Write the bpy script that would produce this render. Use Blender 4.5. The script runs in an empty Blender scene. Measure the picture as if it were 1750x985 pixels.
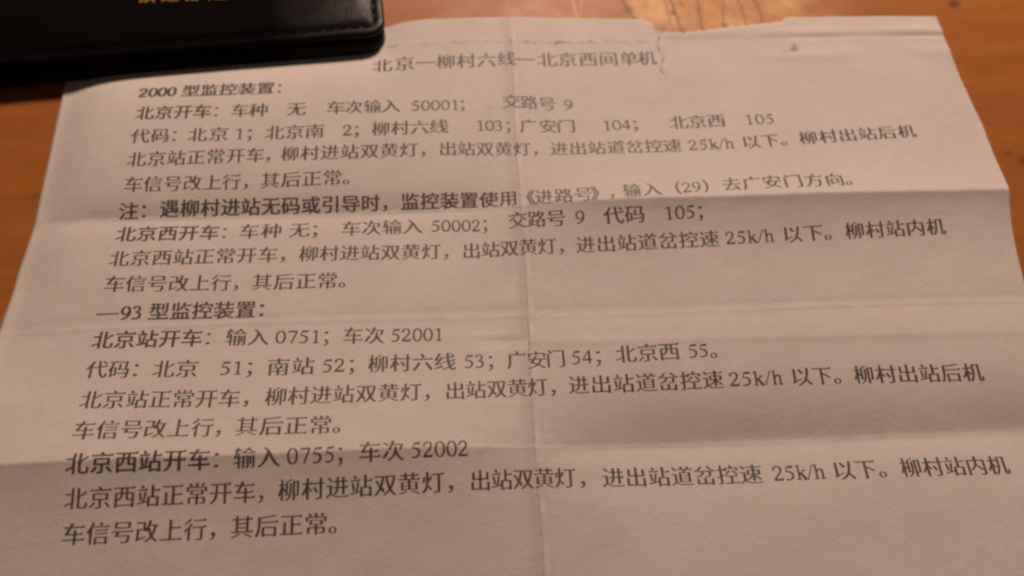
# A creased printed sheet under a black leather wallet on a worn varnished table, by lamp light.
import bpy, bmesh, math, random
import numpy as np
from mathutils import Vector, Matrix
from mathutils.geometry import tessellate_polygon
random.seed(7); np.random.seed(7)
S = bpy.context.scene
COL = S.collection
MM = 0.001
OU, OV = 88.0, -40.0
def to_world(u, v, z, zd=-3.4):
    return ((u - OU) * MM, (v - OV) * MM, (z - zd) * MM)

# ---------------------------------------------------------------- camera
cam_data = bpy.data.cameras.new('camera')
cam = bpy.data.objects.new('camera', cam_data); COL.objects.link(cam); S.camera = cam
cam.matrix_world = Matrix.Translation(to_world(73.758, -136.42, 155.767)) @ Matrix((
    (0.99826497, 0.03051571, -0.05035708), (-0.04979673, 0.893919, -0.44545382), (0.03142181, 0.44718856, 0.89388761))).to_4x4()
cam_data.sensor_width = 36.0
cam_data.lens = 36.0 * 1450 / 1750
cam_data.clip_start = 0.004; cam_data.clip_end = 20
cam_data.dof.use_dof = True
cam_data.dof.focus_distance = 0.166
cam_data.dof.aperture_fstop = cam_data.lens / 2.6
# ---------------------------------------------------------------- room light and the lamp
world = bpy.data.worlds.new('World'); S.world = world; world.use_nodes = True
bg = world.node_tree.nodes['Background']
bg.inputs[0].default_value = (1.0, 0.66, 0.47, 1); bg.inputs[1].default_value = 0.04
lamp_data = bpy.data.lights.new('desk_lamp_bulb', 'POINT')
lamp_data.energy = 13.8; lamp_data.shadow_soft_size = 0.05; lamp_data.color = (1.0, 0.71, 0.568)
lamp = bpy.data.objects.new('desk_lamp_bulb', lamp_data); COL.objects.link(lamp)
lamp.location = to_world(90 + 0.12 * 620, -60 + 0.74 * 620, 0.66 * 620)
S.view_settings.view_transform = 'Standard'; S.view_settings.look = 'None'
S.view_settings.exposure = 0.0; S.view_settings.gamma = 1.0
S.cycles.filter_width = 2.5
try:
    S.cycles.use_denoising = True
except Exception:
    pass

# ---------------------------------------------------------------- helpers
def mesh_obj(name, verts, faces, mat=None, parent=None, smooth=False):
    me = bpy.data.meshes.new(name); me.from_pydata([tuple(map(float, p)) for p in verts], [], [tuple(map(int, f)) for f in faces]); me.update()
    if mat: me.materials.append(mat)
    if smooth: me.polygons.foreach_set('use_smooth', [True] * len(me.polygons))
    o = bpy.data.objects.new(name, me); COL.objects.link(o)
    if parent is not None: o.parent = parent
    return o
def grid_mesh(name, X, Y, Z, mat):
    nv, nu = X.shape
    co = np.stack([X, Y, Z], 2).reshape(-1, 3)
    idx = np.arange(nv * nu).reshape(nv, nu)
    q = np.stack([idx[:-1, :-1], idx[:-1, 1:], idx[1:, 1:], idx[1:, :-1]], 2).reshape(-1, 4)
    me = bpy.data.meshes.new(name)
    me.vertices.add(len(co)); me.vertices.foreach_set('co', co.ravel())
    me.loops.add(q.size); me.loops.foreach_set('vertex_index', q.ravel())
    me.polygons.add(len(q)); me.polygons.foreach_set('loop_start', np.arange(0, q.size, 4))
    me.polygons.foreach_set('use_smooth', np.ones(len(q), bool))
    me.update(calc_edges=True); me.validate()
    me.materials.append(mat)
    o = bpy.data.objects.new(name, me); COL.objects.link(o)
    return o
def attribute(o, name, arr):
    a = o.data.attributes.new(name, 'FLOAT', 'POINT'); a.data.foreach_set('value', np.asarray(arr, np.float32).ravel())
class N:
    """thin wrapper over a material's node tree"""
    def __init__(s, name, rough=.6, spec=.5):
        s.m = bpy.data.materials.new(name); s.m.use_nodes = True; s.t = s.m.node_tree; s.b = s.t.nodes['Principled BSDF']
        s.b.inputs['Roughness'].default_value = rough; s.b.inputs['Specular IOR Level'].default_value = spec
        s.geo = s.t.nodes.new('ShaderNodeTexCoord')
    def link(s, a, b): s.t.links.new(a, b)
    def noise(s, scale, detail=4, rough=.55, stretch=(1, 1, 1), dist=0.0):
        mp = s.t.nodes.new('ShaderNodeMapping'); mp.inputs['Scale'].default_value = stretch
        s.link(s.geo.outputs['Object'], mp.inputs[0])
        n = s.t.nodes.new('ShaderNodeTexNoise'); n.inputs['Scale'].default_value = scale; n.inputs['Detail'].default_value = detail
        n.inputs['Roughness'].default_value = rough; n.inputs['Distortion'].default_value = dist
        s.link(mp.outputs[0], n.inputs['Vector']); return n.outputs['Fac']
    def attr(s, name):
        a = s.t.nodes.new('ShaderNodeAttribute'); a.attribute_name = name; return a.outputs['Fac']
    def rng(s, x, a, b, c=0., d=1.):
        r = s.t.nodes.new('ShaderNodeMapRange'); r.inputs[1].default_value = a; r.inputs[2].default_value = b
        r.inputs[3].default_value = c; r.inputs[4].default_value = d; s.link(x, r.inputs[0]); return r.outputs[0]
    def math(s, op, x, y):
        r = s.t.nodes.new('ShaderNodeMath'); r.operation = op
        for i, k in enumerate((x, y)):
            if isinstance(k, (int, float)): r.inputs[i].default_value = k
            else: s.link(k, r.inputs[i])
        return r.outputs[0]
    def mix(s, f, a, b):
        r = s.t.nodes.new('ShaderNodeMix'); r.data_type = 'RGBA'
        for sock, k in ((r.inputs[0], f), (r.inputs[6], a), (r.inputs[7], b)):
            if isinstance(k, (int, float)): sock.default_value = k
            elif isinstance(k, tuple): sock.default_value = k + (1,)
            else: s.link(k, sock)
        return r.outputs[2]
    def bump(s, h, strength, dist):
        b = s.t.nodes.new('ShaderNodeBump'); b.inputs['Strength'].default_value = strength; b.inputs['Distance'].default_value = dist
        s.link(h, b.inputs['Height']); s.link(b.outputs[0], s.b.inputs['Normal']); return b

# ---------------------------------------------------------------- materials
n = N('table_varnish', .38, .32)
g1 = n.noise(26, 6, .6, (1, 5, 1), .6); g2 = n.noise(180, 5, .6, (1, 9, 1)); g3 = n.noise(14, 3)
c = n.mix(n.rng(g1, .3, .7), (.34, .112, .017), (.45, .170, .028))
c = n.mix(n.rng(g2, .45, .75, 0, .28), c, (.24, .075, .014))
c = n.mix(n.rng(g3, .4, .7, 0, .35), c, (.33, .105, .022))
worn = n.attr('worn'); w2 = n.math('MULTIPLY', worn, n.rng(n.noise(150, 5, .65), .25, .55, .55, 1.))
c = n.mix(w2, c, n.mix(n.rng(n.noise(90, 5), .35, .65), (.82, .54, .27), (.60, .32, .13)))
c = n.mix(n.attr('stain'), c, (.13, .055, .022))
c = n.mix(n.attr('pale_scratch'), c, (.85, .55, .18))
n.link(c, n.b.inputs['Base Color'])
n.link(n.math('ADD', n.rng(n.noise(70, 4), .3, .7, .42, .54), n.math('MULTIPLY', worn, .12)), n.b.inputs['Roughness'])
n.bump(n.math('ADD', n.noise(420, 4), n.math('MULTIPLY', worn, n.noise(900, 4))), .12, .0004)
M_TABLE = n.m

n = N('copy_paper', .82, .3)
f1 = n.noise(55, 5, .6); f2 = n.noise(900, 3, .6); f3 = n.noise(240, 4)
c = n.mix(n.rng(f1, .3, .7), (.735, .70, .655), (.665, .63, .585))
c = n.mix(n.rng(f3, .35, .7, 0, .5), c, (.70, .64, .56))
c = n.mix(n.rng(f2, .52, .75, 0, .22), c, (.52, .48, .44))
c = n.mix(n.attr('rub'), c, (.86, .83, .79))
c = n.mix(n.attr('grime'), c, (.20, .145, .11))
n.link(c, n.b.inputs['Base Color'])
n.bump(n.math('ADD', n.math('ADD', n.noise(1500, 4, .7), n.math('MULTIPLY', n.noise(200, 4), 2.0)), n.math('MULTIPLY', n.noise(70, 2, .4, (1, 1.3, 1), .2), 3.0)), .5, .00014)
M_PAPER = n.m

n = N('toner_ink', .55, .4)
c = n.mix(n.rng(n.noise(1500, 4, .75), .45, .75, 0, .6), (.062, .047, .040), (.33, .28, .25))
n.link(c, n.b.inputs['Base Color']); M_INK = n.m

def leather(name, base, lo, hi):
    n = N(name, .4, .5)
    v = n.t.nodes.new('ShaderNodeTexVoronoi'); v.inputs['Scale'].default_value = 2600
    n.link(n.geo.outputs['Object'], v.inputs['Vector'])
    a = n.noise(60, 5); b = n.noise(330, 4, .55, (1.3, .8, 1), .6)
    n.link(n.mix(n.rng(a, .35, .7), base, tuple(x * 1.5 for x in base)), n.b.inputs['Base Color'])
    # rubbed shiny towards the handled corner
    sp = n.t.nodes.new('ShaderNodeSeparateXYZ'); n.link(n.geo.outputs['Object'], sp.inputs[0])
    rub = n.math('MULTIPLY', n.rng(sp.outputs[0], -.026, -.003), n.rng(n.noise(120, 4), .3, .6, .5, 1.))
    n.link(n.math('SUBTRACT', n.rng(b, .3, .7, lo, hi), n.math('MULTIPLY', rub, .20)), n.b.inputs['Roughness'])
    n.link(n.math('ADD', n.math('MULTIPLY', rub, .34), .015), n.b.inputs['Specular IOR Level'])
    n.bump(n.math('ADD', v.outputs['Distance'], n.math('MULTIPLY', b, 2.0)), .28, .00016)
    return n.m
M_LEATHER = leather('black_leather', (.004, .003, .003), .58, .72)
M_LEATHER_BACK = leather('black_leather_back', (.008, .0062, .006), .55, .7)
n = N('black_thread', .85, .1); n.b.inputs['Base Color'].default_value = (.008, .007, .007, 1); M_THREAD = n.m
n = N('gilt_foil', .38, .5); n.b.inputs['Metallic'].default_value = .75
n.link(n.mix(n.rng(n.noise(1400, 4), .45, .7), (.75, .50, .10), (.30, .17, .04)), n.b.inputs['Base Color']); M_GILT = n.m
n = N('page_block', .8, .3); n.b.inputs['Base Color'].default_value = (.05, .04, .035, 1); M_PAGES = n.m

# ---------------------------------------------------------------- the folded sheet (millimetres on the sheet)
U0 = 85.2                       # the upright fold
C1, C2, C3 = -39.3, -65.0, -92.4  # the three cross folds in view
def profile(nodes):
    """height along the sheet, integrated from slopes (rise per mm towards the reader)"""
    d = np.array([a for a, b in nodes], float); s = np.array([b for a, b in nodes], float)
    g = np.arange(-25.0, 215.0, 0.1)
    sl = np.interp(g, d, s)
    k = np.exp(-0.5 * (np.arange(-12, 13) * 0.1 / 0.45) ** 2); k /= k.sum()
    sl = np.convolve(sl, k, 'same')
    z = np.cumsum(sl) * 0.1
    return g, z
# distance down the sheet = -v
LEFT = profile([(-25, 0), (8, 0.0), (25, -.05), (32, -.09), (36, -.22), (39.1, -.34), (39.5, .20), (44, .06), (60, .02), (64.8, .0), (65.2, .07), (70, .08), (80, .13),
                (88, .17), (92.2, .20), (92.6, -.30), (96, -.24), (102, -.17), (108, -.13), (120, -.10), (135, -.02), (150, .05), (175, .0), (215, 0)])
RIGHT = profile([(-25, 0), (5, .0), (22, .05), (30, .11), (39.1, .22), (39.5, -.42), (43, -.26), (50, -.12), (57, -.05), (64.8, -.03), (65.2, .09), (70.5, .05), (71, -.02), (76, -.03),
                 (83, -.12), (89, -.27), (92.2, -.30), (92.6, .24), (97, .10), (108, .01), (125, .0), (150, -.03), (175, .02), (215, 0)])
def lip(x, w): return np.exp(-(x / w) ** 2)
def wander(v): return 0.22 * np.sin(v * 0.10 + 1.0) + 0.07 * np.sin(v * 0.9) + 0.04 * np.sin(v * 2.7 + 2)
def sheet_z(u, v):
    u = np.asarray(u, float); v = np.asarray(v, float)
    vv = -v
    zl = np.interp(vv, *LEFT) + 1.0; zr = np.interp(vv, *RIGHT) - 0.1
    zl = np.where(vv > 120, zl, zl); 
    zc = 0.5 * (zl + zr)
    du = u - U0 - wander(v)
    w = np.tanh(np.abs(du) / 17.0)
    z = zc + (np.where(du < 0, zl, zr) - zc) * w
    # the upright fold itself: a shallow trough with a hard line
    z = z + 0.42 * np.exp(-np.abs(du) / np.where(du < 0, 3.2, 6.0)) * (.6 + .4 * np.sin(v * .12 + 1.5)) + 0.05 * lip(du - 2.1, 0.6) - 0.09 * lip(du, 0.3)
    # cross folds: worn lines
    for c, a in ((C1, .05), (C3, .05)):
        z = z + a * lip(v - c - 0.15 * np.sin(u * .13), 0.45)
    z = z + 0.05 * lip(v - C2 - 0.3 * np.sin(u * .05), 0.5) - 0.04 * lip(v - C2 - 1.5, 0.6)
    z = z + np.where(du > 0, 0.06 * lip(v + 71.0 + 0.012 * (u - 100), 0.8), 0.10 * lip(v + 69.2, .8) * lip(u - 78, 9.0))
    # puckers beside the upright fold
    z = z + 0.22 * lip(v + 62, 5) * lip(u - 82, 2.6) + 0.2 * lip(v + 69, 3) * lip(u - 81, 3) - 0.2 * lip(v + 36, 4) * lip(u - 79, 5)
    tt = np.clip((C2 - v) / 5.6, 0, 1) * np.clip((v + 72.6) / 2.4, 0, 1)
    z = z - .42 * tt * lip(np.minimum(u - 83.5, 0), 6.5) * (du < 0)
    # the old top fold and its rolled lip on the right, the tear and the lifted flap beside it
    r = 1 / (1 + np.exp(-(u - 122.0 - 0.5 * np.sin(v * .9)) / 0.25)) * (1 / (1 + np.exp(-(v + 5.5) / .8)))
    z = z + 0.2 * r * np.exp(-np.clip(u - 122, 0, 99) / 9.0)
    z = z + (u > 122) * (0.30 * lip(v - 8.8 - .004 * (u - 120), 1.3) - 0.18 * lip(v - 7.2 - .004 * (u - 120), 0.6)) * np.clip((u - 135) / 30, .25, 1) * (.75 + .25 * np.sin(u * .21))
    z = z + 0.22 * lip(v - 2.0 - .6 * np.sin(u * .11), 1.6) * np.clip((u - 123) / 25, 0, 1) * (.5 + .5 * np.sin(u * .17))
    z = z + 0.035 * lip(v - 6.8, 0.5) * (u < 121)
    # gentle cockle
    z = z + 0.10 * np.sin(u * .081 + 1.3 * np.sin(v * .05)) * np.sin(v * .055 + .8) + 0.022 * np.sin(u * .23 + .8 * np.sin(v * .13)) * np.sin(v * .19 + 1.1 * np.sin(u * .07) + 2)
    # pressed flat under the wallet
    ke = np.exp(-(np.clip(u + 17.5, 0, 99) / 7.0) ** 1.5) * np.clip((v + 80) / 25, 0, 1)
    z = z * (1 - .8 * ke) + (ZD + .25) * .8 * ke - .35 * np.exp(-np.clip(193.5 - u, 0, 99) / 6.0)
    k = 1 / (1 + np.exp(-(v - (-.8 + 0.077 * u)) / 4.0)) * (1 / (1 + np.exp((u - 57) / 2.5)))
    z = z * (1 - k) + (ZD + 0.25) * k
    e = z - (ZD + .12)
    return ZD + .12 + .5 * (e + np.sqrt(e * e + .12))
ZD = -3.4                       # the desk, in the same millimetres

LINES = [
    ('北京—柳村六线—北京西间单机', [(0, 54.99, 0.69), (1, 60.25, 0.15), (2, 65.21, 0.48), (3, 69.91, 0.82), (6, 84.24, 1.41), (7, 88.76, 0.94), (8, 93.81, 0.96), (12, 113.49, 1.41), (13, 117.89, 1.5)]),
    ('2000 型监控装置：', [(0, 1.1, -6.32), (9, 28.53, -5.89)]),
    ('北京开车：车种 无 车次输入 50001； 交路号 9', [(0, 2.46, -12.66), (3, 15.09, -12.38), (5, 23.42, -12.6), (6, 27.58, -12.55), (8, 36.06, -12.45), (10, 44.83, -12.17), (13, 57.23, -11.83), (15, 62.87, -12.28), (19, 71.85, -12.03), (20, 73.45, 99.0), (22, 84.75, -11.29), (24, 92.96, -11.93), (26, 97.96, -12.19)]),
    ('代码：北京 1；北京南 2；柳村六线 103；广安门 104； 北京西 105', [(0, 2.34, -18.96), (1, 6.67, -19.07), (3, 14.78, -18.82), (6, 24.0, -19.06), (7, 26.08, 99.0), (8, 31.67, -18.77), (10, 40.43, -18.53), (12, 47.7, -18.74), (13, 49.65, 99.0), (14, 55.1, -18.3), (17, 68.05, -18.19), (19, 77.41, -17.8), (22, 83.53, 99.0), (23, 88.27, -18.05), (24, 92.72, -18.53), (25, 96.85, -18.58), (27, 106.28, -18.29), (30, 112.68, 99.0), (32, 122.83, -17.97), (34, 131.58, -17.62), (36, 139.36, -17.3), (38, 144.18, -17.36)]),
    ('北京站正常开车，柳村进站双黄灯，出站双黄灯，进出站道岔控速 25k/h 以下。柳村出站后机', [(0, 2.39, -25.07), (6, 27.74, -24.66), (8, 35.34, -24.39), (16, 70.01, -24.11), (20, 86.4, -24.66), (22, 94.75, -24.81), (28, 120.38, -24.44), (30, 125.13, -24.48), (34, 133.44, -24.45), (36, 138.42, -23.95), (39, 151.86, -23.09), (44, 175.19, -21.83)]),
    ('车信号改上行，其后正常。', [(0, 2.43, -31.35), (5, 23.2, -31.28), (7, 31.43, -31.06), (10, 44.75, -30.71)]),
    ('注：遇柳村进站无码或引导时，监控装置使用《进路号》，输入（29）去广安门方向。', [(0, 1.98, -37.47), (2, 10.49, -37.04), (14, 61.59, -36.94), (19, 82.82, -37.45), (21, 90.45, -37.72), (23, 98.97, -37.61), (26, 109.55, -37.02), (29, 121.67, -36.67), (32, 131.58, -36.12), (34, 140.64, -35.6), (37, 154.65, -35.57)]),
    ('北京西开车：车种 无； 车次输入 50002； 交路号 9 代码 105；', [(0, 2.32, -43.05), (4, 19.44, -43.12), (6, 27.71, -43.08), (9, 38.22, -42.97), (10, 41.48, 99.0), (12, 49.09, -43.24), (15, 62.1, -42.87), (17, 67.08, -43.05), (21, 75.68, -43.61), (22, 77.4, 99.0), (24, 84.54, -42.9), (26, 92.69, -42.93), (28, 97.94, -42.86), (30, 105.1, -42.77), (31, 109.68, -42.68), (33, 117.11, -42.66), (35, 121.74, -42.34)]),
    ('北京西站正常开车，柳村进站双黄灯，出站双黄灯，进出站道岔控速 25k/h 以下。柳村站内机', [(0, 1.91, -49.07), (7, 32.15, -49.05), (9, 40.6, -49.06), (17, 74.5, -49.69), (21, 90.41, -49.24), (23, 98.57, -49.12), (29, 125.15, -48.6), (31, 129.75, -48.53), (35, 138.11, -48.33), (37, 143.22, -48.02), (40, 156.98, -47.76), (44, 175.03, -47.24)]),
    ('车信号改上行，其后正常。', [(0, 1.97, -55.02), (5, 23.28, -55.45), (7, 31.54, -55.59), (10, 44.83, -55.68)]),
    ('—93 型监控装置：', [(0, 1.72, -61.87), (1, 5.31, -61.48), (4, 11.71, -61.44), (8, 28.83, -61.79)]),
    ('北京站开车：输入 0751；车次 52001', [(0, 1.8, -67.53), (4, 18.95, -67.66), (5, 22.05, 99.0), (6, 27.6, -67.83), (9, 36.3, -68.07), (12, 43.19, -68.32), (13, 45.07, 99.0), (15, 54.7, -68.49), (17, 58.93, -68.48), (21, 67.44, -68.68)]),
    ('代码：北京 51；南站 52；柳村六线 53；广安门 54；北京西 55。', [(0, 1.94, -73.88), (3, 14.6, -74.37), (4, 19.01, -74.29), (6, 26.38, -74.58), (8, 30.92, 99.0), (9, 36.44, -74.72), (12, 45.87, -74.83), (14, 50.42, 99.0), (15, 55.64, -74.57), (18, 68.59, -74.77), (20, 73.34, -74.79), (23, 82.65, -74.79), (24, 86.65, -74.9), (25, 90.44, -74.64), (27, 94.55, -74.39), (29, 98.84, 99.0), (30, 104.54, -73.79), (32, 113.29, -73.87), (34, 118.15, -73.7)]),
    ('北京站正常开车，柳村进站双黄灯，出站双黄灯，进出站道岔控速 25k/h 以下。柳村出站后机', [(0, 2.22, -80.28), (6, 27.88, -81.08), (8, 36.6, -80.93), (16, 70.48, -81.02), (20, 86.44, -80.61), (22, 94.53, -80.17), (28, 121.24, -79.87), (30, 125.63, -80.03), (34, 134.19, -79.88), (36, 139.05, -79.82), (39, 151.75, -80.08), (44, 173.98, -80.4)]),
    ('车信号改上行，其后正常。', [(0, 2.37, -86.48), (5, 23.78, -86.9), (7, 31.86, -86.84), (10, 45.41, -87.19)]),
    ('北京西站开车：输入 0755；车次 52002', [(0, 2.62, -92.85), (5, 24.07, -93.05), (7, 32.18, -92.94), (10, 40.77, -93.06), (13, 47.51, -92.91), (14, 49.2, 99.0), (15, 54.71, -92.76), (18, 63.19, -92.62), (22, 71.78, -92.57)]),
    ('北京西站正常开车，柳村进站双黄灯，出站双黄灯，进出站道岔控速 25k/h 以下。柳村站内机', [(0, 2.86, -98.88), (7, 32.35, -98.97), (9, 40.24, -98.88), (17, 74.75, -98.47), (21, 90.49, -98.19), (23, 99.63, -98.32), (29, 125.99, -98.59), (31, 131.28, -98.58), (35, 139.18, -98.71), (37, 143.9, -98.46), (40, 157.07, -98.61), (44, 174.15, -98.88)]),
    ('车信号改上行，其后正常。', [(0, 3.07, -104.92), (5, 24.07, -105.01), (7, 32.22, -104.84), (10, 45.18, -104.9)]),
]
SCRATCHES = [((112.8, 29.6), (117.0, 17.4), 0.49500000000000005, 0.8250000000000001), ((125.2, 33.5), (126.3, 12.6), 0.24200000000000002, 0.6050000000000001), ((125.9, 33.4), (128.7, 12.5), 0.385, 0.66), ((134.6, 33.3), (133.7, 12.4), 0.33, 0.6050000000000001), ((142.1, 31.1), (139.4, 14.6), 0.275, 0.49500000000000005), ((144.5, 28.5), (145.4, 13.9), 0.385, 0.44000000000000006), ((148.3, 30.2), (149.8, 15.2), 0.44000000000000006, 0.49500000000000005), ((120.5, 22.3), (120.5, 17.7), 0.33, 0.275), ((129.7, 24.1), (130.1, 20.7), 0.22000000000000003, 0.55)]
SPOTS = [(115.9, 20.2, 1.5, 0.75), (127.2, 19.2, 1.0, 0.8), (139.6, 14.8, 0.9, 0.75), (128.4, 13.3, 1.6, 0.4), (123.3, 13.8, 2.2, 0.35), (200.7, 20.8, 1.6, 0.9), (203.3, -28.2, 1.6, 0.85), (200.5, -25.9, 1.0, 0.5), (-19.8, -31.2, 0.9, 0.5), (131.8, 14.6, 2.0, 0.2)]
GILT0, GILT1 = (-2.5, 16.9), (33.9, 18.3)
WALLET_AT = (56.07, 5.36, 0.0897)
EDGE_L = ([-199.0, -63.5, -51.0, -38.3, -20.7, -2.0, 20.0], [-18.5, -19.54, -19.1, -18.11, -18.23, -18.61, -17.5])
EDGE_R = ([-199.0, -60.2, -47.9, -35.1, -20.3, -5.3, 13.9, 20.0], [192.0, 191.34, 192.24, 193.5, 194.08, 193.03, 192.66, 193.0])
# ---------------------------------------------------------------- the table
def axis(lo, hi, coarse, dense):
    """coordinates with denser spans: dense = [(a, b, step)]"""
    out = [lo]; x = lo
    while x < hi:
        st = coarse
        for a, b, s_ in dense:
            if a <= x < b: st = min(st, s_)
            elif a - coarse < x < a: st = min(st, max(a - x, 1e-3))
        x = min(x + st, hi); out.append(x)
    return np.array(out)
def seg(U, V, p, q, w):
    p = np.array(p, float); q = np.array(q, float); d = q - p; L2 = (d * d).sum() + 1e-9
    t = np.clip(((U - p[0]) * d[0] + (V - p[1]) * d[1]) / L2, 0, 1)
    return np.exp(-(((U - p[0] - t * d[0]) ** 2 + (V - p[1] - t * d[1]) ** 2) / w ** 2))
tu = axis(-330, 430, 12, [(-26, -10, .6), (96, 176, .4), (196, 206, .5)])
tv = axis(-330, 420, 12, [(-36, -22, .5), (8, 48, .4)])
U, V = np.meshgrid(tu, tv)
q1 = np.sin(U * .9 + V * .5) * .6 + np.sin(U * .37 - V * .61 + 1) * 1.2 + np.sin(U * 2.1 + V * 1.7) * .25
# bare patch where the varnish has gone
left_edge = U - (112.0 + (30 - V) * .45) + q1 * .8
right_edge = (163.0 - (V - 12) * .15) - U + q1 * 1.5
top_edge = 46 - V + q1
sg = lambda x, w: 1 / (1 + np.exp(-np.clip(x / w, -40, 40)))
worn = sg(left_edge, .8) * sg(right_edge, 4.5) * sg(top_edge, 2.0)
worn *= 1 - .55 * np.exp(-((U - 134) ** 2 + (V - 11) ** 2) / 30.)
stain = np.zeros_like(U)
for p, q, w, a in SCRATCHES: stain = np.maximum(stain, a * seg(U + .15 * np.sin(V * 1.7), V, p, q, w))
for x, y, r, a in SPOTS:
    stain = np.maximum(stain, a * np.exp(-((((U - x) + .12 * q1) ** 2 + ((V - y) * 1.1) ** 2) / r ** 2) ** 1.4))
pale = .8 * seg(U, V, (102.1, 23.5), (103.0, 17.5), .22) + .35 * seg(U, V, (104.6, 25), (103.6, 18.5), .2)
o = grid_mesh('table_top', (U - OU) * MM, (V - OV) * MM, np.zeros_like(U), M_TABLE)
attribute(o, 'worn', worn); attribute(o, 'stain', stain); attribute(o, 'pale_scratch', pale)
o['kind'] = 'structure'
sol = o.modifiers.new('thickness', 'SOLIDIFY'); sol.thickness = .028; sol.offset = -1

# ---------------------------------------------------------------- the printed sheet
sheet = bpy.data.objects.new('printed_sheet', None); COL.objects.link(sheet); sheet.empty_display_size = .02
sheet.location = (0, 0, 0)
sheet['label'] = 'creased white sheet of printed Chinese text lying unfolded on the table'
sheet['category'] = 'paper'
BOT = -199.0
def top_edge_of(u):
    k = np.interp(u, [-22, 60, 86, 112, 118.0, 120.5, 122.4, 128, 140, 147, 153, 154.6, 193], [13.6, 13.9, 14.5, 14.2, 13.9, 12.4, 9.5, 9.2, 10.9, 11.7, 12.3, 13.7, 13.7])
    ragged = ((u > 117) & (u < 156))
    return k + .05 * np.sin(u * .5) + ragged * ((.22 * np.sin(u * 2.3) + .14 * np.sin(u * 5.1 + 1)) + .08 * np.sin(u * 9.7))
su = axis(-17.0, 193.0, .65, [(80, 91, .16), (119.5, 124.5, .2)])
sv = axis(BOT, 14.0, .6, [(C3 - 2.5, C3 + 2.5, .2), (-73, -63.2, .3), (C1 - 2.5, C1 + 2.5, .2), (5.0, 9.5, .2)])
sv = np.concatenate([np.arange(BOT, -128, 2.0), sv[sv > -127.5]])
U, V = np.meshgrid(su, sv)
# the side edges as cut: bowed a little by the cockling
UL, UR = np.interp(V, *EDGE_L), np.interp(V, *EDGE_R)
U = np.where(U < 0, UL * (U / -17.0), np.where(U > 180, 180 + (U - 180) * (UR - 180) / 13.0, U))
te = top_edge_of(U)
V = np.where(V > 4, 4 + (V - 4) * (te - 4) / 10.0, V)
Z = sheet_z(U, V)
rng = np.random.RandomState(3)
g = np.zeros_like(U)
wob = wander(V)
def blot(x, y, rx, ry, a):
    global g
    g = np.maximum(g, a * np.exp(-(((U - x) / rx) ** 2 + ((V - y) / ry) ** 2)))
# grime worked into the folds
du = U - U0 - wob
patchy = .55 + .45 * np.sin(V * .8 + 1.3 * np.sin(V * .23)) * np.sin(V * 2.9 + 1)
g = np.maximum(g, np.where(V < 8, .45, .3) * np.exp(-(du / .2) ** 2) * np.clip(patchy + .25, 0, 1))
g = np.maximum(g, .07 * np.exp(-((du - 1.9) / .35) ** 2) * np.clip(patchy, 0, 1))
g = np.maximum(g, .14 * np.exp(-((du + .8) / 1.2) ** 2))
for cc in (C1, C2, C3):
    g = np.maximum(g, .10 * np.exp(-((V - cc) / .3) ** 2) * np.clip(.5 + .5 * np.sin(U * .9 + cc), 0, 1))
g = np.maximum(g, .22 * np.exp(-((V - 7.1 - .004 * (U - 120)) / .35) ** 2) * (U > 123) * np.clip(.4 + .6 * np.sin(U * .35 + 1), 0, 1))
# broken row of specks along the old top fold
for k in range(52):
    x = rng.uniform(54, 119); dens = 1 if x > 84 else .5
    if rng.rand() > dens: continue
    blot(x, 6.8 + rng.normal(0, .22), rng.uniform(.2, .8), rng.uniform(.14, .34), rng.uniform(.3, .75))
for x, y, rx, ry, a in ((65.3, 5.7, .5, .32, .5), (56.4, 7.2, .6, .2, .3), (77.0, 6.8, .35, .28, .5), (79.6, 6.9, .35, .28, .5), (97.2, 6.6, 1.0, .4, .9), (96.4, 6.1, .4, .4, .9), (104.7, 6.9, .6, .38, .8), (89.5, 6.6, .4, .4, .6), (91.0, 6.3, .4, .3, .6),
                        (109.3, 7.3, 1.3, .18, .45), (112.8, 6.8, .9, .22, .5), (117.4, 6.8, 1.4, .2, .55),
                        (154.1, 3.5, .95, .6, 1), (154.6, 4.4, .4, .7, 1), (152.0, 3.0, 1.0, .3, .6), (75.0, -93.6, .3, .22, .95), (82.3, -105.7, .36, .2, .7),
                        (79.8, -13.1, .35, .5, .3), (111.8, -50.4, .25, .8, .28), (-3.1, -11.3, .25, .25, .3), (-10.9, -6.6, .9, .6, .16), (87.2, 1.2, .3, .4, .45), (87.0, -3.5, .3, .3, .45), (81.8, -54, 1.4, 3.5, .13), (82.5, -70.5, 2.2, 2.6, .12), (120.2, -4.9, .5, .2, .4)):
    blot(x, y, rx, ry, a)
# the tear running down from the top edge
tear = np.exp(-((U - 121.3 - .5 * np.sin(V * .9) - .1 * np.sin(V * 3)) / .28) ** 2) * ((V > -5.4) & (V < 13)) * (.45 + .3 * np.sin(V * 1.9))
g = np.maximum(g, tear)
g = np.maximum(g, .20 * np.exp(-((V - 8.2) / 1.8) ** 2) * sg(U - 124, 1.) * sg(154 - U, 3.) * (.7 + .3 * np.sin(U * .6) * np.sin(V * 1.3 + U * .2)))
body = grid_mesh('paper', (U - OU) * MM, (V - OV) * MM, (Z - ZD) * MM, M_PAPER)
rub = .55 * np.exp(-((du - .75) / .45) ** 2) * np.clip(np.sin(V * .7 + 2 * np.sin(V * .19)) * .8 + .3, 0, 1)
for cc in (C1, C2, C3): rub = np.maximum(rub, .28 * np.exp(-((V - cc - .25) / .35) ** 2) * np.clip(.45 + .55 * np.sin(U * .31 + cc) * np.sin(U * .83), 0, 1))
rub = np.maximum(rub, .6 * np.exp(-((te - V) / .45) ** 2) * ((U > 117) & (U < 157)))
attribute(body, 'rub', rub)
attribute(body, 'grime', np.clip(g, 0, 1)); body.parent = sheet
sol = body.modifiers.new('thickness', 'SOLIDIFY'); sol.thickness = .0001; sol.offset = -1

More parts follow.
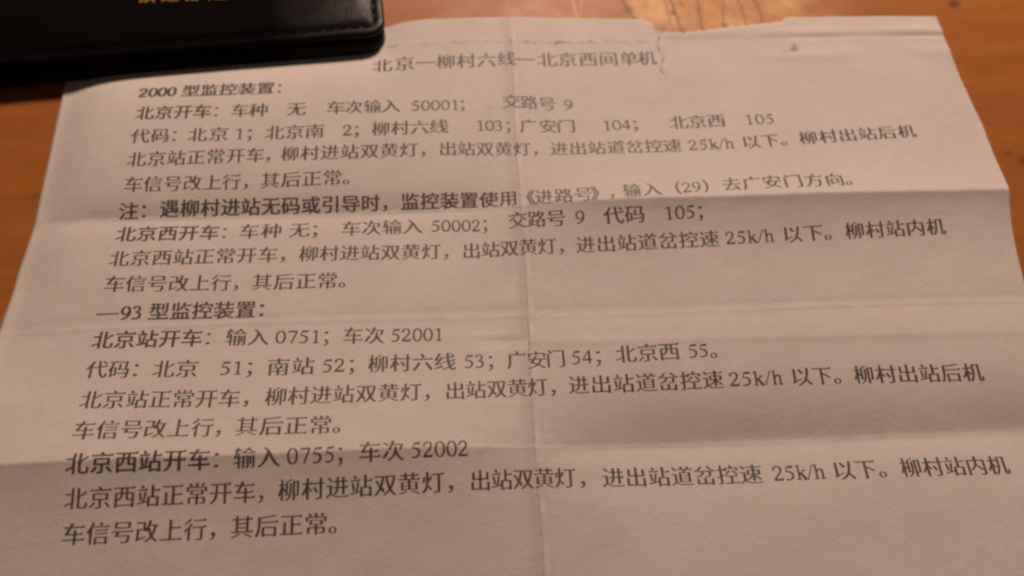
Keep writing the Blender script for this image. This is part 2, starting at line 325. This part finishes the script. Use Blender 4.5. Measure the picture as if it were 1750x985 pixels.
# ---------------------------------------------------------------- lettering
CJK = sorted({ch for s, a in LINES for ch in s if ord(ch) > 0x2000 and ch != '—'} | set('铁道部运输局'))
fc = bpy.data.curves.new('letters', 'FONT'); fo = bpy.data.objects.new('letters', fc); COL.objects.link(fo)
def splines_of(text):
    fc.body = text; bpy.context.view_layer.update()
    dg = bpy.context.evaluated_depsgraph_get()
    cu = fo.evaluated_get(dg).to_curve(dg)
    out = []
    for sp in cu.splines:
        P = sp.bezier_points; L = []
        for i in range(len(P)):
            a, b = P[i], P[(i + 1) % len(P)]
            p0, p1, p2, p3 = (np.array(x[:2]) for x in (a.co, a.handle_right, b.co, b.handle_left))
            p2, p3 = p3, p2
            ch = p3 - p0; ln = np.hypot(*ch) + 1e-12
            dev = max(abs(ch[0] * (p1 - p0)[1] - ch[1] * (p1 - p0)[0]), abs(ch[0] * (p2 - p0)[1] - ch[1] * (p2 - p0)[0])) / ln
            m = 1 if dev < .004 else (3 if ln < .2 else 5)
            for k in range(m):
                t = k / m
                L.append((1 - t) ** 3 * p0 + 3 * (1 - t) ** 2 * t * p1 + 3 * (1 - t) * t * t * p2 + t ** 3 * p3)
        K = [L[0]]
        for p in L[1:]:
            if np.hypot(*(p - K[-1])) > .004: K.append(p)
        if np.hypot(*(K[0] - K[-1])) < .004: K.pop()
        if len(K) > 2: out.append(np.array(K))
    return out
def area(L): x, y = L[:, 0], L[:, 1]; return .5 * (x * np.roll(y, -1) - y * np.roll(x, -1)).sum()
a1 = splines_of('中'); a2 = splines_of('中中')
ADV = max(l[:, 0].max() for l in a2) - max(l[:, 0].max() for l in a1)
allsp = splines_of(''.join(CJK))
RAW = {ch: [] for ch in CJK}
for L in allsp:
    k = int((L[:, 0].min() + L[:, 0].max()) / 2 / ADV)
    if 0 <= k < len(CJK):
        L = L / ADV; L[:, 0] -= k; RAW[CJK[k]].append(L)
zc_ = splines_of('国'); yy = np.concatenate(zc_)[:, 1] / ADV; YC = (yy.min() + yy.max()) / 2
bpy.data.objects.remove(fo)
def song(loops, thin, fat, horn=True):
    """turn even strokes into book-face strokes: thin level strokes, horned at their right end"""
    if not loops: return []
    sg_ = np.sign(area(max(loops, key=lambda l: abs(area(l)))))
    out = []
    for L in loops:
        if sg_ < 0: L = L[::-1]
        nx_, pv = np.roll(L, -1, 0) - L, L - np.roll(L, 1, 0)
        def nrm(e): l = np.hypot(e[:, 0], e[:, 1])[:, None] + 1e-9; return np.stack([e[:, 1], -e[:, 0]], 1) / l, l[:, 0]
        n1, l1 = nrm(pv); n2, l2 = nrm(nx_)
        Q = L.copy(); m = len(L)
        for i in range(m):
            ny = n1[i, 1] if abs(n1[i, 1]) > abs(n2[i, 1]) else n2[i, 1]
            nx = n1[i, 0] if abs(n1[i, 0]) > abs(n2[i, 0]) else n2[i, 0]
            if abs(ny) > .6: Q[i, 1] -= thin * np.sign(ny) * abs(ny)
            if abs(nx) > .6: Q[i, 0] += fat * nx
        R_ = []
        for i in range(m):
            R_.append(Q[i])
            j = (i + 1) % m
            # right end of a level stroke: edge i->j points up, short, outward normal +x
            if horn and n2[i, 0] > .9 and .03 < l2[i] < .11 and n1[i, 1] < -.95 and n2[j, 1] > .95 and l1[i] > .14 and l2[j] > .14:
                x, y = Q[j]
                R_.append(np.array([x - .006, y + .006])); R_.append(np.array([x - .045, y + .052])); R_.append(np.array([x - .115, y + .001]))
                Q[j] = np.array([x - .118, y])
        out.append(np.array(R_))
    return out
def inside(p, L):
    c = False; j = len(L) - 1
    for i in range(len(L)):
        if (L[i][1] > p[1]) != (L[j][1] > p[1]) and p[0] < (L[j][0] - L[i][0]) * (p[1] - L[i][1]) / (L[j][1] - L[i][1]) + L[i][0]: c = not c
        j = i
    return c
def tess(loops):
    """fill each outer outline together with its own holes"""
    outers = [L for L in loops if area(L) > 0]; holes = [L for L in loops if area(L) <= 0]
    own = [[L] for L in outers]
    for h in holes:
        c = [k for k, L in enumerate(outers) if inside(h[0], L)]
        if c: own[min(c, key=lambda k: area(outers[k]))].append(h)
    vs, tr, base = [], [], 0
    for g_ in own:
        cu = bpy.data.curves.new('fill', 'CURVE'); cu.dimensions = '2D'; cu.fill_mode = 'BOTH'
        for L in g_:
            sp = cu.splines.new('POLY'); sp.points.add(len(L) - 1); sp.use_cyclic_u = True
            for q, p in zip(sp.points, L): q.co = (p[0], p[1], 0, 1)
        co_ = bpy.data.objects.new('fill', cu); me = co_.to_mesh(); me.calc_loop_triangles()
        vs += [(v.co.x, v.co.y) for v in me.vertices]; tr += [tuple(base + i for i in t.vertices) for t in me.loop_triangles]; base = len(vs)
        co_.to_mesh_clear(); bpy.data.objects.remove(co_); bpy.data.curves.remove(cu)
    return np.array(vs), tr
def pen(path, w0, w1, closed=False, sub=6):
    """a stroke whose width follows its direction, level parts thin and upright parts thick"""
    P = np.array(path, float); Q = []
    m = len(P); rngk = range(m if closed else m - 1)
    for i in rngk:
        p0 = P[(i - 1) % m] if closed or i > 0 else P[i]; p1 = P[i]; p2 = P[(i + 1) % m]; p3 = P[(i + 2) % m] if closed or i + 2 < m else p2
        for k in range(sub if m > 2 else 1):
            t = k / (sub if m > 2 else 1)
            Q.append(.5 * (2 * p1 + (p2 - p0) * t + (2 * p0 - 5 * p1 + 4 * p2 - p3) * t * t + (3 * p1 - 3 * p2 + p3 - p0) * t ** 3))
    if not closed: Q.append(P[-1])
    Q = np.array(Q)
    T = (np.roll(Q, -1, 0) - np.roll(Q, 1, 0)) if closed else np.gradient(Q, axis=0)
    T /= np.hypot(T[:, 0], T[:, 1])[:, None] + 1e-9
    w = (w0 + (w1 - w0) * np.abs(T[:, 1]) ** 1.6)[:, None] / 2
    nn = np.stack([-T[:, 1], T[:, 0]], 1)
    A_, B_ = Q + nn * w, Q - nn * w
    vs = np.concatenate([A_, B_]); k = len(Q); tr = []
    for i in range(k if closed else k - 1):
        j = (i + 1) % k; tr += [(i, j, k + j), (i, k + j, k + i)]
    return vs, tr
def poly(p): return np.array(p, float), [tuple(t) for t in tessellate_polygon([[Vector((x, y, 0)) for x, y in p]])]
def bar(x0, x1, y0, y1): return poly([(x0, y0), (x1, y0), (x1, y1), (x0, y1)])
def latin(ch, b=0.0):
    a, c = .028 + b * .4, .082 + b
    ell = lambda x, y, rx, ry: [(x + rx * math.cos(t * math.pi / 6), y + ry * math.sin(t * math.pi / 6)) for t in range(12)]
    return {
        '0': [pen(ell(.25, .335, .185, .325), a, c, True, 3)],
        '1': [bar(.215, .215 + c, .02, .66), pen([(.11, .575), (.235, .65)], a + .02, a + .02), bar(.12, .39, 0, .028)],
        '2': [pen([(.05, .49), (.11, .62), (.23, .66), (.34, .60), (.37, .48), (.30, .33), (.17, .18), (.05, .035)], a, c), poly([(.03, 0), (.42, 0), (.47, .15), (.44, .15), (.40, .075), (.07, .075)])],
        '3': [pen([(.06, .54), (.13, .64), (.23, .66), (.33, .60), (.34, .50), (.28, .40), (.16, .345)], a, c), pen([(.17, .36), (.31, .33), (.39, .22), (.35, .08), (.23, .015), (.11, .02), (.05, .05)], a, c)],
        '4': [bar(.29, .29 + c, 0, .67), pen([(.315, .655), (.04, .205)], a, a + .02), bar(.02, .46, .165, .215 + b * .4)],
        '5': [poly([(.15, .575), (.40, .575), (.44, .67), (.17, .66)]), pen([(.165, .65), (.09, .40)], a, a + .01), pen([(.09, .395), (.22, .395), (.35, .31), (.375, .18), (.31, .07), (.18, .01), (.05, .04)], a, c)],
        '7': [poly([(.04, .50), (.08, .585), (.45, .585), (.45, .66), (.07, .66), (.02, .50)]), pen([(.43, .60), (.21, 0)], a, .062 + b)],
        '9': [pen(ell(.23, .455, .165, .205), a, c, True, 3), pen([(.40, .47), (.39, .30), (.30, .12), (.08, .0)], a, c)],
        'k': [bar(.09, .09 + c * .9, .01, .68), bar(.01, .23, 0, .025), bar(.02, .10, .64, .668), pen([(.15, .25), (.38, .43)], a, a + .01), bar(.29, .46, .425, .45), pen([(.21, .31), (.42, .02)], a + .02, c), bar(.30, .50, 0, .025)],
        'h': [bar(.08, .08 + c * .9, .01, .68), bar(.01, .22, 0, .025), bar(.02, .09, .64, .668), pen([(.15, .35), (.23, .44), (.32, .44), (.375, .36), (.375, .01)], a, c * .9), bar(.29, .49, 0, .025)],
        '/': [pen([(.0, -.01), (.27, .68)], .04, .05)],
    }[ch]
CACHE = {}
def glyph(ch, bold):
    """triangles of one character, origin at its visual centre, one em = 1"""
    if (ch, bold) in CACHE: return CACHE[ch, bold]
    if ch in '0123456789kh/':
        w = .28 if ch == '/' else .5
        parts = [(v - np.array([w / 2, .335]), t) for v, t in latin(ch, (.085 if bold == 2 else .05) if bold else 0.012)]
    elif ch == '—':
        v, t = bar(-.5, .5, -.028, .028); parts = [(v, t)]
    else:
        L = song(RAW[ch], .004 if bold else .018, (.031 if bold == 2 else .025) if bold else .017, ch not in '《》（）：；，。')
        v, t = tess(L)
        dx = 0.0
        parts = [(v - np.array([.5 + dx, YC]), t)]
    CACHE[ch, bold] = parts
    return parts
def adv(c):
    if c in '0123456789kh': return .5
    return .28 if c == '/' else .25 if c == ' ' else 1.
EM = 4.25
BISECT = [((U0 + k, 0), (1, 0)) for k in (-4, -2, -1, -.4, 0, .4, 1, 2, 4)] + [((0, cc + k), (0, 1)) for cc in (C1, C2, C3) for k in (-2, -1, -.4, 0, .4, 1, 2)]
def add_lettering(name, uvs, tris, zfun, mat, parent, cuts, lift):
    bm = bmesh.new()
    vs = [bm.verts.new((p[0], p[1], lf)) for p, lf in zip(uvs, lift)]
    for t in tris:
        if t[0] != t[1] != t[2] != t[0]:
            try: bm.faces.new([vs[i] for i in t])
            except ValueError: pass
    lo, hi = uvs.min(0), uvs.max(0)
    for co, no in cuts:
        ax = 0 if no[0] else 1
        if lo[ax] < co[ax] < hi[ax]:
            bmesh.ops.bisect_plane(bm, geom=bm.verts[:] + bm.edges[:] + bm.faces[:], plane_co=(co[0], co[1], 0), plane_no=(no[0], no[1], 0))
    for f in bm.faces:
        f.normal_update()
        if f.normal.z < 0: f.normal_flip()
    me = bpy.data.meshes.new(name)
    co = np.array([v.co[:] for v in bm.verts])
    z = zfun(co[:, 0], co[:, 1]) + co[:, 2]
    for v, zz in zip(bm.verts, z): v.co = to_world(v.co.x, v.co.y, zz)
    bm.to_mesh(me); bm.free(); me.materials.append(mat)
    o = bpy.data.objects.new(name, me); COL.objects.link(o); o.parent = parent
    return o
BOLD = {1: (0, 99), 10: (0, 99), 15: (0, 6), 11: (0, 5), 6: (0, 19), 2: (0, 4), 7: (0, 5)}
for li, (text, anch) in enumerate(LINES):
    cen = []; x = 0.0
    for ch in text: cen.append(x + adv(ch) / 2); x += adv(ch)
    cen = np.array(cen); vis = cen - np.array([.28 if ch in '：；，。' else 0. for ch in text])
    em = 4.85 if li == 0 else EM
    ax = np.array([vis[i] for i, a, b in anch]); au = np.array([a for i, a, b in anch])
    bx = np.array([vis[i] for i, a, b in anch if b < 90]); bv = np.array([b for i, a, b in anch if b < 90])
    ax = np.concatenate([[ax[0] - 4], ax, [ax[-1] + 4]]); au = np.concatenate([[au[0] - 4 * em], au, [au[-1] + 4 * em]])
    fit = []
    for x_ in bx:                      # smooth the baseline between anchors, but not across the upright fold
        side = (np.interp(bx, ax, au) < U0 - 1) == (np.interp(x_, ax, au) < U0 - 1)
        w_ = np.exp(-((bx - x_) / 3.0) ** 2) * side
        if (w_ > .05).sum() > 1:
            mx = (w_ * bx).sum() / w_.sum(); my = (w_ * bv).sum() / w_.sum()
            fit.append(my + (w_ * (bx - mx) * (bv - my)).sum() / ((w_ * (bx - mx) ** 2).sum() + .5) * (x_ - mx))
        else: fit.append((w_ * bv).sum() / w_.sum())
    bv = np.array(fit)
    UV, TR, LF = [], [], []; base = 0
    lo, hi = BOLD.get(li, (0, 0))
    for i, ch in enumerate(text):
        if ch == ' ': continue
        cx = vis[i] if ch in '：；，。' else cen[i]
        u = np.interp(cx, ax, au) + (.28 * em if ch in '：；，。' else 0); v = np.interp(cx, bx, bv)
        sl = (np.interp(cx + 3, bx, bv) - np.interp(cx - 3, bx, bv)) / (6 * em)
        ew = ((np.interp(cx + .6, ax, au) - np.interp(cx - .6, ax, au)) / 1.2)
        ew = min(max(ew, em * .97), em * 1.08) * .985
        for k, (gv, gt) in enumerate(glyph(ch, 2 if li == 1 else int(lo <= i < hi))):
            p = np.stack([u + gv[:, 0] * ew, v + gv[:, 1] * em * .97 + gv[:, 0] * ew * sl], 1)
            UV.append(p); TR += [tuple(base + j for j in t) for t in gt]; LF += [.06 + .012 * k] * len(p); base += len(p)
    ln = add_lettering('printed_line', np.concatenate(UV), TR, sheet_z, M_INK, sheet, BISECT, LF)
    if li == 0: ln['label'] = 'larger centred title line'
    elif li in (1, 10): ln['label'] = 'bold heading line'

# ---------------------------------------------------------------- the wallet
WX, WY, WR = WALLET_AT[0], WALLET_AT[1], WALLET_AT[2]     # its near right corner on the sheet, its turn
SLIDE = .42                                   # the covers have slid back a little, so the near side leans
WW, WD, WB = 112.0, 78.0, ZD + .80            # width, depth, underside
wallet = bpy.data.objects.new('leather_wallet', None); COL.objects.link(wallet); wallet.empty_display_size = .02
wallet.location = to_world(WX, WY, WB); wallet.rotation_euler = (0, 0, WR)
wallet['label'] = 'black stitched leather wallet with gilt lettering resting on the top left of the sheet'
wallet['category'] = 'wallet'
def rounded(inset, r, nc=8, ns=60):
    """outline x in [-WW, 0], y in [0, WD] pulled in by inset"""
    r = max(r - inset, .15); x0, x1, y0, y1 = -WW + inset, -inset, inset, WD - inset
    pts = []
    for cx, cy, a0 in ((x1 - r, y0 + r, -90), (x1 - r, y1 - r, 0), (x0 + r, y1 - r, 90), (x0 + r, y0 + r, 180)):
        for k in range(nc + 1):
            a = math.radians(a0 + 90 * k / nc); pts.append((cx + r * math.cos(a), cy + r * math.sin(a)))
    out = []
    for i in range(len(pts)):
        p, q = pts[i], pts[(i + 1) % len(pts)]
        long_ = i % (nc + 1) == nc
        m = ns if long_ else 1
        for k in range(m): out.append((p[0] + (q[0] - p[0]) * k / m, p[1] + (q[1] - p[1]) * k / m))
    return out
def rings(name, prof, mat, parent, r=4.0, warp=None):
    vs, fs = [], []; cnt = None
    for ins, z in prof:
        R_ = rounded(ins, r); cnt = len(R_)
        for x, y in R_:
            zz = z + (warp(x, y, ins, z) if warp else 0)
            vs.append((x * MM, (y + SLIDE * zz) * MM, zz * MM))
    for k in range(len(prof) - 1):
        for i in range(cnt):
            j = (i + 1) % cnt; a, b = k * cnt, (k + 1) * cnt
            fs.append((a + i, a + j, b + j, b + i))
    fs.append(tuple(reversed(range(cnt)))); fs.append(tuple((len(prof) - 1) * cnt + i for i in range(cnt)))
    return mesh_obj(name, vs, fs, mat, parent, True)
# lower cover and the rounded fold of the near side
rings('back_cover', [(2.0, 0), (1.2, .05), (.7, .35), (.35, 1.0), (.2, 1.9), (.25, 2.8), (.5, 3.5), (.9, 3.9), (1.6, 4.0)], M_LEATHER_BACK, wallet)
rings('page_block', [(1.5, 3.9), (1.3, 4.0), (1.3, 4.95), (1.6, 5.0)], M_PAGES, wallet)
def pucker(x, y, ins, z):
    if ins < .5: return .10 * math.sin(x * .055 + 1)
    c_ = math.exp(-((x + 6) / 9) ** 2)
    return .10 * math.sin(x * .055 + 1) + (.10 * math.sin(x * 2.1) * math.exp(-((ins - 3.4) / 1.4) ** 2) + .05 * math.sin(x * 3.7 + y)) * (.25 + c_ if 1.6 < ins < 6 else .1)
top = [(.9, 4.55), (.35, 4.62), (.05, 4.85), (-.1, 5.2), (-.05, 5.6), (.15, 5.9), (.5, 6.05), (.9, 6.10), (1.4, 6.08), (1.75, 5.98), (2.0, 5.78), (2.2, 5.70), (2.4, 5.78), (2.65, 6.0),
       (3.0, 6.2), (3.5, 6.38), (4.2, 6.52), (5.2, 6.62), (7, 6.72), (10, 6.78), (16, 6.80), (26, 6.80)]
rings('front_cover', top, M_LEATHER, wallet, warp=pucker)
# stitches in the seam along the near side and the right side
def stitch_mesh():
    vs, fs = [], []; m = 8
    for k, (x, rr) in enumerate(((-1.05, .03), (-.95, .16), (-.5, .24), (0, .26), (.5, .24), (.95, .16), (1.05, .03))):
        zc = .10 * math.cos(x * 1.5) - .12
        for i in range(m):
            a = 2 * math.pi * i / m; vs.append((x * MM, rr * math.cos(a) * MM, (zc + rr * math.sin(a)) * MM))
    for k in range(6):
        for i in range(m):
            j = (i + 1) % m; fs.append((k * m + i, k * m + j, (k + 1) * m + j, (k + 1) * m + i))
    fs += [tuple(reversed(range(m))), tuple(6 * m + i for i in range(m))]
    return vs, fs
sv_, sf_ = stitch_mesh()
first = mesh_obj('stitch', sv_, sf_, M_THREAD, wallet, True)
spots = [(-4.0 - 2.9 * k, 2.2, 0.0) for k in range(37)] + [(-2.2, 4.2 + 2.9 * k, math.pi / 2) for k in range(25)]
for k, (x, y, r) in enumerate(spots):
    o = first if k == 0 else first.copy()
    if k: COL.objects.link(o); o.parent = wallet
    o.location = (x * MM, (y + SLIDE * 5.9) * MM, (5.92 + pucker(x, y, 2.2, 0)) * MM); o.rotation_euler = (0, 0, r + random.uniform(-.06, .06))
# gilt lettering, its foot just inside the frame
UV, TR, LF = [], [], []; base = 0
ZT = 6.80 + WB
A0, A1 = np.array(GILT0), np.array(GILT1)
dirn = (A1 - A0) / np.hypot(*(A1 - A0)); perp = np.array([-dirn[1], dirn[0]])
for k, ch in enumerate('铁道部运输局'):
    cpos = A0 + dirn * (5.5 * k + 2.2) + perp * 2.35
    for gv, gt in glyph(ch, 1):
        p = cpos + gv[:, :1] * 4.6 * dirn + gv[:, 1:] * 4.9 * perp
        UV.append(p); TR += [tuple(base + j for j in t) for t in gt]; LF += [.02] * len(p); base += len(p)
uv = np.concatenate(UV)
gl = add_lettering('gilt_lettering', uv, TR, lambda a, b: 0 * a + ZT + .02 + .10 * np.sin(-0.0), M_GILT, None, [], LF)
gl.parent = wallet; gl.matrix_parent_inverse = (Matrix.Translation(wallet.location) @ Matrix.Rotation(WR, 4, 'Z')).inverted()
gl['label'] = 'gold stamped Chinese lettering'
